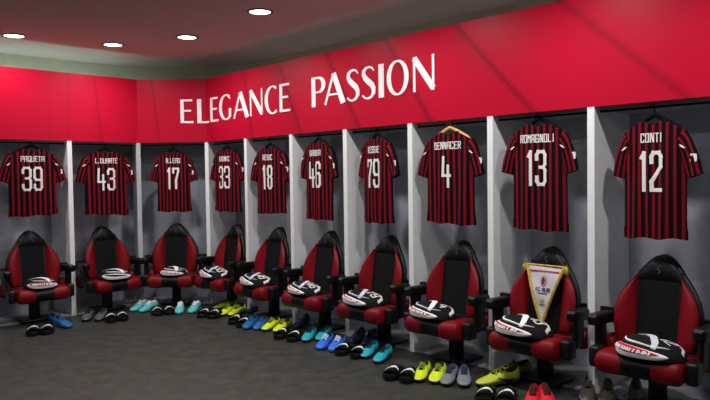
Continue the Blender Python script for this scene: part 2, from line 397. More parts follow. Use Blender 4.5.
GW = {'E': .66, 'L': .62, 'G': .76, 'A': .78, 'N': .72, 'C': .70, 'P': .66, 'S': .64, 'I': .175, 'O': .90}
for ch, x0, x1, zt_, zb_ in LET:
    mb = MB(); sc_ = (x1-x0)/GW[ch]; h = zt_-zb_
    def f(x, z, o, x0=x0, sc_=sc_, zb_=zb_, h=h):
        X = x0+x*sc_; p = fpt('R', X, .002+o) if X > 0 else fpt('C', X, .002+o)
        return Vector((p.x, p.y, zb_+z*h))
    for s_ in GL[ch]: ribbon(mb, s_, f, .006)
    mb.shift(FL).build('banner_letter', M_white, fas, smooth=False, label='white capital letter '+ch)

# ------------------------------------------------------------------ small stroke font for shirts
F = {
 '0': [[(.2, 0), (0, .25), (0, 1.75), (.2, 2), (.8, 2), (1, 1.75), (1, .25), (.8, 0), (.2, 0)]],
 '1': [[(.25, 1.75), (.5, 2), (.5, 0)]],
 '2': [[(0, 1.5), (0, 1.8), (.2, 2), (.8, 2), (1, 1.8), (1, 1.25), (0, .45), (0, 0), (1, 0)]],
 '3': [[(0, 1.55), (0, 1.8), (.2, 2), (.8, 2), (1, 1.8), (1, 1.25), (.8, 1.05), (.4, 1.05)], [(.8, 1.05), (1, .85), (1, .2), (.8, 0), (.2, 0), (0, .2), (0, .45)]],
 '4': [[(.1, 2), (.02, .75), (1, .75)], [(.78, 1.4), (.78, 0)]],
 '6': [[(1, 1.55), (1, 1.8), (.8, 2), (.2, 2), (0, 1.8), (0, .2), (.2, 0), (.8, 0), (1, .2), (1, .9), (.8, 1.1), (0, 1.1)]],
 '7': [[(0, 1.6), (0, 2), (1, 2), (.98, 1.7), (.5, .8), (.5, 0)]],
 '8': [[(.2, 1.05), (0, 1.25), (0, 1.8), (.2, 2), (.8, 2), (1, 1.8), (1, 1.25), (.8, 1.05), (.2, 1.05), (0, .85), (0, .2), (.2, 0), (.8, 0), (1, .2), (1, .85), (.8, 1.05)]],
 '9': [[(0, .45), (0, .2), (.2, 0), (.8, 0), (1, .2), (1, 1.8), (.8, 2), (.2, 2), (0, 1.8), (0, 1.1), (.2, .9), (1, .9)]],
 'A': [[(0, 0), (0, 1.7), (.3, 2), (1, 2), (1, 0)], [(0, .9), (1, .9)]], 'B': [[(0, 0), (0, 2), (.8, 2), (.8, 1.1), (0, 1.1)], [(.8, 1.1), (1, .9), (1, 0), (0, 0)]],
 'C': [[(1, 1.6), (1, 2), (0, 2), (0, 0), (1, 0), (1, .4)]], 'D': [[(0, 0), (0, 2), (.7, 2), (1, 1.6), (1, .4), (.7, 0), (0, 0)]],
 'E': [[(1, 2), (0, 2), (0, 0), (1, 0)], [(0, 1.05), (.8, 1.05)]], 'G': [[(1, 1.6), (1, 2), (0, 2), (0, 0), (1, 0), (1, .95), (.5, .95)]],
 'I': [[(.5, 0), (.5, 2)]], 'K': [[(0, 0), (0, 2)], [(1, 2), (.1, 1.0), (1, 0)]], 'L': [[(0, 2), (0, 0), (.9, 0)]],
 'M': [[(0, 0), (0, 2), (.5, 1.2), (1, 2), (1, 0)]], 'N': [[(0, 0), (0, 2), (.25, 2), (.8, .1), (1, 0), (1, 2)]], 'O': [[(0, 0), (0, 2), (1, 2), (1, 0), (0, 0)]],
 'P': [[(0, 0), (0, 2), (1, 2), (1, .95), (0, .95)]], 'Q': [[(0, 0), (0, 2), (1, 2), (1, 0), (0, 0)], [(.6, .5), (1.1, -.3)]],
 'R': [[(0, 0), (0, 2), (1, 2), (1, 1.05), (0, 1.05)], [(.5, 1.05), (1, 0)]], 'S': [[(1, 1.6), (1, 2), (0, 2), (0, 1.05), (1, 1.05), (1, 0), (0, 0), (0, .4)]],
 'T': [[(0, 2), (1, 2)], [(.5, 2), (.5, 0)]], 'U': [[(0, 2), (0, 0), (1, 0), (1, 2)]], '.': [[(.3, 0), (.3, .3)]], ' ': [],
}
def text_strokes(txt, cx, zb, cw, h, gap, lw):
    """list of polylines (x,z,w) centred on cx"""
    adv = [(.45 if c in 'I. ' else .62 if c == '1' else 1)*cw for c in txt]; tot = sum(adv)+gap*(len(txt)-1); x = cx-tot/2; out = []
    for c, a in zip(txt, adv):
        for pl in F[c]:
            P = [(x+(p[0]-(.28 if c in 'I.' else 0))*cw*(1 if c not in 'I.' else 1), zb+p[1]/2*h) for p in pl]
            for i in range(len(P)-1):
                (x0, z0), (x1, z1) = P[i], P[i+1]; l = math.hypot(x1-x0, z1-z0) or 1e-6; ex, ez = (x1-x0)/l*lw*.5, (z1-z0)/l*lw*.5
                n = max(1, int((l+lw)/.02))
                out.append([(x0-ex+(x1-x0+2*ex)*k/n, z0-ez+(z1-z0+2*ez)*k/n, lw) for k in range(n+1)])
        x += a+gap
    return out

# ------------------------------------------------------------------ jerseys and hangers
def jersey(num, name, key, x, yaw, ztop, wid, h, seed, d=.05, wood=False, squash=1.0):
    c, rz = STALLS[key]
    n_ = {'R': nR, 'L': nL, 'C': nC}[key[0]]; dd = {'R': dR, 'C': dC, 'L': -dL}[key[0]]
    P = c+dd*x-n_*d
    lab = {'39': 'red and black striped jersey with white number 39, leftmost of the hanging shirts', '43': 'red and black striped jersey with white number 43, second from the left'}.get(num,
          'red and black striped jersey with white number %s hanging in its stall' % num)
    J = thing('football_jersey', (P.x, P.y, ztop-h), rz+yaw, lab, 'jersey', 'striped jerseys hanging in the stalls')
    rnd = random.Random(seed); ph = rnd.uniform(0, 6); ph2 = rnd.uniform(0, 6); tilt = rnd.uniform(-.015, .015)
    s = wid/.65; HB = .235*s
    def half(v): return HB*(1.02-.03*math.sin(v*pi)+(.03 if v < .1 else 0))
    def ztf(x): 
        a = abs(x)/s
        if a < .085: return h-.028*(1-(a/.085)**2)
        return h-(a-.085)/(.235-.085)*.075-.004
    def fold(x, z):
        q = 1-z/h; return .010*math.sin(x*30/s+ph+2*q)*(.15+q)+.005*math.sin(x*61/s+ph2)*(.1+q)
    def F_(x, z):                                 # room-facing surface
        a = min(1, abs(x)/HB); return -(.050*math.sqrt(max(0, 1-a*a*.98))+.004)-fold(x, z)+ (z/h-.9)*.02*(1 if z > .9*h else 0)
    def G_(x, z): a = min(1, abs(x)/HB); return (.040*math.sqrt(max(0, 1-a*a*.98))+.002)-fold(x, z)*.7
    body = MB()
    def pos(u, v, S):
        U = u*2-1; x_ = U*half(v); z_ = v*ztf(x_)+(1-v)*(tilt*U+.006*math.sin(U*7+ph)); return Vector((x_, S(x_, z_), z_))
    uvb = lambda u, v: ((u*2-1)*half(v)/s, v*h)
    body.grid(lambda u, v: pos(u, v, F_), 44, 26, uvb)
    body.grid(lambda u, v: pos(u, v, G_), 44, 26, uvb)
    nu, nv = 44, 26; o1 = (nu+1)*(nv+1)
    side = [j*(nu+1) for j in range(nv+1)]; side2 = [j*(nu+1)+nu for j in range(nv+1)]; top = [nv*(nu+1)+i for i in range(nu+1)]
    for line in (side, side2, top):
        for i in range(len(line)-1): body.f.append([line[i], line[i+1], line[i+1]+o1, line[i]+o1])
    body.build('body', M_stripe, J, split=60)
    for sg in (-1, 1):
        sl = MB(); rings = []; nn = 20; L = 9
        sw = rnd.uniform(-.012, .012)
        for i in range(L+1):
            t = i/L
            cx = sg*s*(.195+.095*t**.8)+sg*sw*t; cz = h-.125-.255*t+.03*math.sin(t*pi)
            ax = (.055+.010*t)*s; by = .043-.008*t
            dirx, dirz = sg*(.96-.03*t), .40-.10*t      # the cut of the sleeve: across the arm
            if t < .35: k = t/.35; dirx, dirz = sg*(.35*(1-k)+.96*k), .95*(1-k)+.30*k
            ln = math.hypot(dirx, dirz); dirx /= ln; dirz /= ln
            ax2 = ax*(1.25-.35*min(1, t/.35)) 
            ring = []
            for k in range(nn):
                a = 2*pi*k/nn; u = math.cos(a)*ax2; w_ = math.sin(a)*by
                ring.append(Vector((cx+dirx*u, w_+.006*math.sin(a*3+t*5+ph), cz+dirz*u)))
            rings.append(ring)
        sl.loft(rings, cap=False, uvf=lambda p, i, k: ((math.cos(2*pi*k/nn)*.07+.013)*1.1, i*.03))
        # a turned-in hem gives the cuff thickness
        inn = [[p+(sum(r, Vector())/nn-p)*.12 for p in r] for r in rings[::-1][:3]]
        sl.loft([rings[-1]]+inn, cap=False, uvf=lambda p, i, k: ((math.cos(2*pi*k/nn)*.07+.013)*1.1, .3))
        so = sl.build('sleeve', M_stripe, J, split=60)
        bd = MB(); r5 = rings[6]
        cpt = min(rings[6], key=lambda p: p.y-.35*sg*p.x*1.2)
        def bf(x_, z_, o_, cpt=cpt, sg=sg): return Vector((cpt.x+x_-sg*o_*.5, cpt.y-.003-o_+abs(x_)*.35, cpt.z+z_))
        pl = [(.0, -.026+.052*k/6, .036+.006*math.sin(pi*k/6)) for k in range(7)]
        if sg > 0: ribbon(bd, pl, bf, .003); bd.build('sleeve_badge', M_print, so, smooth=False, label='white square league badge')
        bd = MB(); c2 = min(rings[3], key=lambda p: p.y)
        def bf2(x_, z_, o_, c2=c2): return Vector((c2.x+x_, c2.y-.003-o_, c2.z+z_))
        ribbon(bd, [(-.016*sg, .016, .004), (-.006*sg, .010, .011), (.004*sg, .002, .012), (.016*sg, -.006, .006), (.022*sg, -.004, .003)], bf2, .003)
        bd.build('shoulder_logo', M_print, so, smooth=False, label='small white leaping cat logo')
    # collar
    col = MB(); pth = []
    for k in range(25):
        a = 2*pi*k/24; x_ = .088*s*math.cos(a); y_ = .030*math.sin(a); z_ = h-.022*(1-math.cos(a)**2)*(1 if y_ < 0 else 1.6)-.002
        pth.append((x_, y_-.006, z_))
    col.tube(pth, .0085, 6); col.build('collar', M_blackcloth, J)
    # lettering, laid on the cloth
    def on(x_, z_, o_): return Vector((x_, F_(x_, z_)-.0025-o_, z_))
    nb = MB(); cw = .026*s
    for pl in text_strokes(name, 0, h-.146, cw*.85, .056, .0125, .0075): ribbon(nb, pl, on, .002)
    nb.build('name_print', M_print, J, smooth=False, label='white player name in capitals')
    nb = MB(); wd2 = .070*s
    g_ = .043 if len(num) > 1 else 0
    for pl in text_strokes(num, -.008, h-.470, wd2*squash, .250, g_, .025): ribbon(nb, pl, on, .002)
    nb.build('number_print', M_print, J, smooth=False, label='large white squad number '+num)
    # hanger: a thing of its own
    hl = ('pale wooden clothes hanger holding the jersey numbered ' if wood else 'black plastic clothes hanger holding the jersey numbered ')+num
    H = thing('clothes_hanger', (P.x, P.y, ztop-h), rz+yaw*.9, hl, 'hanger', 'hangers on the stall rails')
    mt = M_wood if wood else M_hang
    hb = MB(); rings = []
    for k in range(21):
        t = -1+2*k/20; x_ = .205*s*t; z_ = h+.040-.115*abs(t)**1.1-.012*(abs(t) > .97); r = .020+.008*abs(t)
        rings.append([Vector((x_, .013*math.cos(a*2*pi/10), z_+.85*r*math.sin(a*2*pi/10))) for a in range(10)])
    hb.loft(rings); hb.build('shoulder_bar', mt, H)
    hk = MB(); zr = 2.055-(ztop-h); top_ = zr+.012; pth = [(0, 0, h+.035), (0, 0, top_-.03)]
    yo = 0
    for k in range(9):
        a = math.radians(-60+k*30); pth.append((.018*math.sin(a)*0+(-.018+.018*math.cos(math.radians(0+k*26))), yo, top_-.018+.020*math.sin(math.radians(k*26))))
    hk.tube(pth, .0045, 6); hk.build('hook', M_rail if not wood else M_wood, H)
    return J
def yw(a): return math.radians(a)
#      number, name, stall, x offset, yaw, top z, width, height, seed
jersey('39', 'PAQUETA', ('L', 1), .020, yw(-8), 1.985, .70, .77, 1)
jersey('43', 'L.DUARTE', ('L', 0), .018, yw(-6), 1.97, .70, .785, 2)
jersey('17', 'R.LEAO', ('C', 0), .0, yw(4), 1.97, .57, .775, 3)
jersey('33', 'KRUNIC', ('R', 0), -.03, yw(8), 1.975, .62, .775, 4)
jersey('18', 'REBIC', ('R', 1), .00, yw(6), 1.965, .64, .76, 5)
jersey('46', 'GABBIA', ('R', 2), -.02, yw(-3), 1.985, .62, .82, 6)
jersey('79', 'KESSIE', ('R', 3), -.02, yw(-12), 1.985, .64, .825, 7)
jersey('4', 'BENNACER', ('R', 4), -.01, yw(4), 1.985, .655, .795, 8, wood=True)
jersey('13', 'ROMAGNOLI', ('R', 5), -.01, yw(6), 2.0, .60, .825, 9)
jersey('12', 'CONTI', ('R', 6), .0, yw(-2), 1.96, .575, .80, 10)

# ------------------------------------------------------------------ racing style bench seats
BK = [(.415, .255), (.47, .285), (.56, .300), (.66, .302), (.74, .280), (.80, .245), (.85, .210), (.90, .168), (.935, .144), (.965, .120), (.99, .097), (1.015, .070), (1.033, .038), (1.04, 0)]
def bhalf(z, prof=BK):
    if z <= prof[0][0]: return prof[0][1]
    for (z0, a0), (z1, a1) in zip(prof, prof[1:]):
        if z <= z1: return a0+(a1-a0)*(z-z0)/(z1-z0)
    return 0
def yb(z): return -.01+.115*(z-.42)/.64       # back leans away from the room (positive y is into the locker)
def make_seat():
    t = thing('racing_seat')
    # foot and post
    m = MB(); n = 28
    m.rbox((0, .02, .018+.012), (.36, .30, .022), .008); m.build('base_plate', M_steel, t)
    m = MB(); m.rbox((0, .02, .17), (.10, .10, .27), .012); m.rbox((0, .0, .30), (.30, .26, .03), .008); m.build('post', M_steel, t)
    # cushion: profile in y,z swept along x
    def prof(x, grow=0, drop=0):
        a = abs(x)/.275; e = 1 if a < .86 else math.sqrt(max(0, 1-((a-.86)/.15)**2)); raise_ = .016*max(0, a-.35)
        raw = [(-.325, .275), (-.345, .30), (-.352, .335), (-.345, .372), (-.318, .396), (-.27, .404), (-.15, .396), (0, .385), (.06, .390), (.07, .30), (0, .285), (-.2, .270), (-.28, .262)]
        cz = .335; cy = -.14; out = []
        for y_, z_ in raw:
            zz = z_+(raise_ if z_ > .34 else 0); out.append(Vector((x, cy+(y_-cy)*(.965+.035*e)+(0)-grow*(y_ < -.26), cz+(zz-cz)*(.55+.45*e)+(grow if z_ > .37 else -grow if z_ < .29 else 0)-drop)))
        return out
    def cushion(x0, x1, name, mt, grow=0):
        m = MB(); N = 12; m.loft([prof(x0+(x1-x0)*k/N, grow*math.sin(pi*min(1, max(0, k/N)))**.5 if grow else 0) for k in range(N+1)]); return m.build(name, mt, t, split=50)
    cushion(-.275, -.098, 'seat_bolster', M_redl, .006); cushion(.098, .275, 'seat_bolster', M_redl, .006); cushion(-.098, .098, 'seat_panel', M_blkl, .001)
    # hip pieces, brackets, armrests
    for sg in (-1, 1):
        m = MB(); m.loft([[p for p in superring(.02, .385, .085-.02*(abs(k-3)/3)**2, .080-.02*(abs(k-3)/3)**2, 18, 2.8, sg*(.268+.016*k), 'x')] for k in range(7)])
        m.build('hip_bolster', M_redl, t)
        m = MB(); m.rbox((sg*.318, -.215, .345), (.080, .120, .145), .022, 3); m.build('side_bracket', M_plastic, t)
        m = MB(); m.rbox((sg*.344, -.115, .465), (.034, .13, .24), .014, 3); m.tube([(sg*.350, .0, .565), (sg*.345, .045, .56), (sg*.28, .07, .55)], [.030, .030, .026], 10)
        arm = m.build('armrest', M_plastic, t)
        m = MB(); rings = []
        for k in range(15):
            q = k/14; y_ = -.245+.30*q; z_ = .590-.010*q; e = (max(.02, 1-(2*q-1)**10))**.5
            rings.append([Vector((sg*.347+p.x, y_, p.z)) for p in superring(0, z_, .044*(.4+.6*e), .042*(.4+.6*e), 20, 4.5)])
        m.loft(rings); m.build('armrest_pad', M_blkl, arm)
    # backrest shell with black rim
    N = 30
    zz = [.415+(1.04-.415)*(1-(1-k/N)**1.5) for k in range(N+1)]
    m = MB(); rings = []
    for z in zz:
        a = max(.012, bhalf(z)); y0 = yb(z); ring = []
        for k in range(24):
            q = 2*pi*k/24; c_, s_ = math.cos(q), math.sin(q)
            u = a*math.copysign(abs(c_)**.75, c_); ring.append(Vector((u, y0+.030+.038*math.copysign(abs(s_)**.8, s_)-.05*(abs(u)/.3)**2, z)))
        rings.append(ring)
    m.loft(rings); shell = m.build('backrest_shell', M_blkl, t, split=60)
    # red wings
    for sg in (-1, 1):
        def w(u, v, sg=sg):
            z = .43+(.900-.43)*v
            ao = max(bhalf(z)-.020, .14); ai = .138+.010*v; 
            if v > .80: ao = ai+(ao-ai)*math.sqrt(max(0, 1-((v-.80)/.20)**2))
            x = ai+(ao-ai)*u; puff = .042*math.sin(pi*min(1, max(0, u)))**.6*(math.sin(pi*min(1, max(0, v*.96+.02)))**.35)+.014*u
            return Vector((sg*x, yb(z)-.006-.05*(x/.3)**2-puff*.95, z))
        m = MB(); m.grid(w, 12, 20); m.build('backrest_wing', M_redl, t)
    def cp(u, v):
        z = .42+(.93-.42)*v; x = (u*2-1)*(.140+.010*v); return Vector((x, yb(z)-.010-.012*math.sin(pi*u)**.5, z))
    m = MB(); m.grid(cp, 10, 12); m.build('backrest_panel', M_mesh, t)
    def hd(u, v):
        z = .875+(1.018-.875)*v; a = max(.01, bhalf(z)-.018); U = u*2-1; return Vector((U*a, yb(z)-.012-.030*math.sqrt(max(0, 1-U*U))*math.sin(pi*(v*.9+.08))**.5, z))
    m = MB(); m.grid(hd, 16, 10); hdo = m.build('headrest', M_blkl, t)
    m = MB()
    ribbon(m, [(.012, .958, .004), (.006, .968, .007), (-.008, .964, .009), (-.010, .948, .010), (.006, .935, .010), (.008, .924, .007), (-.006, .918, .004)], lambda x, z, o: Vector((x, yb(z)-.045-o, z)), .003)
    m.build('headrest_logo', M_thread, hdo, smooth=False, label='small silver embroidered mark')
    return t
seat0 = make_seat(); first = True
SEATN = {}
for key in [('L', 1), ('L', 0), ('C', 0)]+[('R', i) for i in range(7)]:
    c, rz = STALLS[key]; num = WHO[key][0]
    t = seat0 if first else copy_tree(seat0); first = False
    n_ = {'R': nR, 'L': nL, 'C': nC}[key[0]]
    sh_ = .03 if key in (('R', 2), ('R', 3), ('R', 4), ('R', 5)) else .02 if key == ('R', 6) else 0
    t.location = ((c.x-n_.x*.035+dR.x*sh_)*K, (c.y-n_.y*.035+dR.y*sh_)*K, 0); t.rotation_euler = (0, 0, rz)
    tag(t, 'red and black racing style seat below the jersey numbered '+num, 'seat', 'racing seats in front of the stalls')
    if num == '13': t['label'] = 'red and black racing style seat with a white pennant hung on its backrest'

# ------------------------------------------------------------------ folded shirts
def folded(num, key, yaw, s=1.0, red=1.0, dx=0, dy=0):
    c, rz = STALLS[key]; n_ = {'R': nR, 'L': nL, 'C': nC}[key[0]]; dd = {'R': dR, 'C': dC, 'L': -dL}[key[0]]
    P = c+dd*dx+n_*(.18+dy)
    t = thing('folded_shirt', (P.x, P.y, .406), rz+yaw, 'folded black and white training shirt with number %s on the seat' % num if num in ('12', '13', '79', '46') else
              'folded black and white training shirt on the seat below jersey %s' % num, 'shirt', 'folded training shirts on the seats')
    A, B, H = .190*s, .135*s, .113*s
    def hz(x, y):
        q = (abs(x/A)**2.6+abs(y/B)**2.6); return H*(max(0, 1-q))**.45*(1-.22*(x/A))+.004*math.sin(x*40+y*25)*max(0, 1-q)
    def S(u, v):
        a = 2*pi*u; r = math.sin(v*pi/2)**.8; c_, s_ = math.cos(a), math.sin(a)
        x = A*r*math.copysign(abs(c_)**.77, c_); y = B*r*math.copysign(abs(s_)**.77, s_)
        return Vector((x, y, hz(x*.998, y*.998)))
    m = MB(); m.grid(S, 48, 14); nb_ = len(m.v)
    m.add([S(k/48, 1)+Vector((0, 0, -.002)) for k in range(48)], [list(range(48))])
    m.build('shirt_body', M_blackcloth, t, split=70)
    def band(pts, mt, name, off=.003, th=.003, lab=None):
        mb = MB(); P2 = []
        for i in range(len(pts)-1):
            for k in range(6): q = k/6; P2.append(tuple(pts[i][j]*(1-q)+pts[i+1][j]*q for j in range(3)))
        P2.append(pts[-1]); L = []; n = len(P2)
        rows = []
        for i, (x, y, w_) in enumerate(P2):
            a = P2[max(i-1, 0)]; b = P2[min(i+1, n-1)]; dx_, dy_ = b[0]-a[0], b[1]-a[1]; l = math.hypot(dx_, dy_) or 1
            row = []
            for k in range(5):
                q = (k/4-.5)*w_; X, Y = x-dy_/l*q, y+dx_/l*q; row.append(Vector((X, Y, hz(X, Y)+off+th)))
            for k in range(4, -1, -1):
                q = (k/4-.5)*w_; X, Y = x-dy_/l*q, y+dx_/l*q; row.append(Vector((X, Y, hz(X, Y)-.002)))
            rows.append(row)
        mb.loft(rows); return mb.build(name, mt, t, label=lab)
    s1 = s
    band([(-.105*s1, .085*s1, .030), (-.045*s1, .068*s1, .038), (.010*s1, .01*s1, .044), (.045*s1, -.07*s1, .042), (.045*s1, -.108*s1, .03)], M_greycloth if num in ('79', '46', '18', '33', '12') else M_whitecloth, 'shoulder_band', lab='pale band across the fold')
    band([(.02*s1, .112*s1, .016), (.10*s1, .098*s1, .018), (.165*s1, .04*s1, .018), (.178*s1, -.02*s1, .014)], M_whitecloth, 'hem_edge', lab='white hem edge')
    # the rolled collar: tapered white fold with its lining, lying on the slope that faces the room
    def on_side(u, v, o):
        p = S(u, v); du = S(u+.004, v)-S(u-.004, v); dv = S(u, min(.995, v+.01))-S(u, v-.01); nn = du.cross(dv)
        if nn.length < 1e-9: nn = Vector((p.x, p.y, 0))
        nn.normalize()
        if nn.dot(Vector((p.x, p.y, .02))) < 0: nn = -nn
        return p+nn*o
    def leaf(u0, u1, vc, hw, off, mt, name, par, lab=None, skew=0):
        mb = MB(); rows = []; N = 26
        for k in range(N+1):
            q = k/N; u = u0+(u1-u0)*q; e = max(.04, math.sin(pi*min(1, max(0, q)))**.55); c_ = vc+skew*(q-.5); row = []
            for jj in range(6): v = min(.985, c_+hw*e*(jj/2.5-1)); row.append(on_side(u, v, off*(.35+.65*math.sin(pi*jj/5))*(.4+.6*e)))
            for jj in range(5, -1, -1): v = min(.985, c_+hw*e*(jj/2.5-1)); row.append(on_side(u, v, -.003))
            rows.append(row)
        mb.loft(rows); return mb.build(name, mt, par, label=lab, split=60)
    u0, u1 = (.50, .86) if key[0] == 'R' else (.53, .88)
    cf = leaf(u0, u1, .79, .175, .016, M_whitecloth, 'collar_fold', t, 'white folded collar', .05)
    if red > 0:
        lin = leaf(u0+.03, u1-.04, .755, .105*red, .021, M_redcloth, 'collar_lining', cf, 'red lining', .05)
        mb = MB(); rr = random.Random(int(num)+5); u = u0+.085
        while u < u1-.085:
            q = (u-u0)/(u1-u0); vc = .755+.05*(q-.5)
            for (ua, va, ub, vb) in ((0, .045, .004, -.045), (.004, -.045, .009, .035), (0, .0, .010, .0))[:1+int(rr.random()*3)]:
                ribbon(mb, [(u+ua, vc+va, .0075), (u+(ua+ub)/2, vc+(va+vb)/2, .0075), (u+ub, vc+vb, .0075)], lambda U, V, o: on_side(U, V, .019+o), .004)
            u += .0165
        mb.build('collar_print', M_whitecloth, lin, smooth=False, label='white script marks')
    else: leaf(u0+.03, u1-.05, .745, .09, .021, M_blackcloth, 'collar_lining', cf, 'black lining', .05)
    leaf(u0+.01, u1+.05, .47, .035, .008, M_whitecloth if num in ('43', '12', '17', '13') else M_greycloth, 'piping', t, 'thin pale piping', .02)
    # the number, read from the room
    mb = MB(); sz = 1.0
    th_ = math.radians(-20 if num in ('12', '13') else 0 if key[0] == 'R' else -14); cx, cy = .090*s1, (.030 if num in ('12', '13') else .014)*s1
    def on(X, Z, o_):
        dx_, dy_ = X*math.cos(th_)-Z*math.sin(th_), X*math.sin(th_)+Z*math.cos(th_); x_, y_ = cx+dx_, cy+dy_; return Vector((x_, y_, hz(x_, y_)+.003+o_))
    for pl in text_strokes(num, 0, -.050, .034*s1, .098*s1, .018, .0115): ribbon(mb, pl, on, .002)
    mb.build('shirt_number', M_print, t, smooth=False, label='white number '+num)
    return t
folded('39', ('L', 1), yw(8), .98, red=1.25); folded('43', ('L', 0), yw(5), 1.05, red=0); folded('17', ('C', 0), yw(4), .9, dx=.03); folded('33', ('R', 0), yw(-4), 1.1)
folded('18', ('R', 1), yw(-6), 1.1); folded('46', ('R', 2), yw(-4), 1.05); folded('79', ('R', 3), yw(0), 1.12); folded('4', ('R', 4), yw(0), 1.08, dx=-.03)
folded('13', ('R', 5), yw(-2), 1.14, dx=.0, dy=.02); folded('12', ('R', 6), yw(4), 1.12, dx=.075, dy=.01, red=1.25)

# ------------------------------------------------------------------ pennant on seat 13
c, rz = STALLS[('R', 5)]
pn = thing('pennant', (c.x-nR.x*.035+dR.x*.045, c.y-nR.y*.035+dR.y*.045, .42), rz, 'white satin pennant with gold fringe and a club crest, hung on a seat back', 'pennant')
def py(z): return yb(z+.42)-.030-.040*math.sin(pi*min(1, max(0, (z)/.62)))-.012
PW, PT, PB = .150, .478, .060                    # half width at the top, top z, tip z (above the cushion)
def pen(u, v):
    z = PB+(PT-PB)*v; a = PW*v*.97+.004; x = (u*2-1)*a; return Vector((x, py(z)-.006-.004*math.sin(v*14+u*3), z))
m = MB(); m.grid(pen, 16, 24); m.grid(lambda u, v: pen(u, v)+Vector((0, .004, 0)), 16, 24); m.build('pennant_cloth', M_satin, pn)
m = MB()
for sg in (-1, 1): m.tube([Vector((sg*(PW*v*.97+.010), py(PB+(PT-PB)*v)-.007, PB+(PT-PB)*v)) for v in [k/16 for k in range(17)]], [.0125]*17, 8)
m.build('fringe', M_gold, pn)
m = MB(); m.tube([(-PW-.03, py(PT)-.008, PT+.006), (PW+.03, py(PT)-.008, PT+.006)], .007, 8); m.build('pennant_rod', M_gold, pn)
for sg in (-1, 1):
    m = MB()
    for q in range(3): m.tube([(sg*(PW+.022), py(PT)-.012, PT+.012), (sg*(PW+.026+.010*(q-1)), py(PT)-.02, PT-.012), (sg*(PW+.028+.014*(q-1)), py(PT)-.016, PT-.045)], [.008, .009, .005], 6)
    m.build('tassel', M_gold, pn)
ponf = lambda x, z, o: Vector((x, pen(.5, (z-PB)/(PT-PB)).y-.003-o, z))
def ell(cx, cz, a, b, off, mt, name, par, lab=None):
    m = MB(); n = 28; m.loft([[ponf(cx+a*math.cos(2*pi*k/n), cz+b*math.sin(2*pi*k/n), o) for k in range(n)] for o in (0, off)]); return m.build(name, mt, par, smooth=False, label=lab)
M_navy = mat('dark print', (.02, .012, .03), .6); M_redp = mat('red print', (.45, .01, .04), .6)
cr = ell(0, .368, .024, .040, .002, M_redp, 'crest', pn, 'oval red and black club crest')
ell(0, .368, .018, .033, .004, M_white, 'crest_ring', cr); ell(0, .368, .015, .029, .0055, M_navy, 'crest_field', cr)
m = MB()
for k in (-1, 0, 1): ribbon(m, [(-.001+k*.0095, .368-.022*(1-.25*abs(k)), .0045), (-.001+k*.0095, .368+.022*(1-.25*abs(k)), .0045)], lambda x, z, o: ponf(x, z, .006+o), .001)
m.build('crest_stripes', M_redp, cr, smooth=False)
m = MB()
for pl in text_strokes('A.C. MILAN', 0, .291, .011, .024, .0035, .0045): ribbon(m, pl, ponf, .001)
m.build('pennant_text', M_navy, pn, smooth=False, label='black club name')
m = MB()
for z, a in ((.276, .040), (.188, .028)): ribbon(m, [(-a, z, .006), (a, z, .006)], ponf, .001)
m.build('pennant_rule', M_navy, pn, smooth=False)
m = MB(); ribbon(m, [(-.125, .442, .009), (.125, .442, .009)], ponf, .001); m.build('red_rule', M_redp, pn, smooth=False, label='thin red printed line')
m = MB(); n = 5
m.extrude([(math.sin(2*pi*k/10)*(.020 if k % 2 == 0 else .010), .225+math.cos(2*pi*k/10)*(.020 if k % 2 == 0 else .010)) for k in range(10)], ponf(0, .225, .003).y, ponf(0, .225, 0).y)
m.build('gold_star', M_goldp, pn, smooth=False)

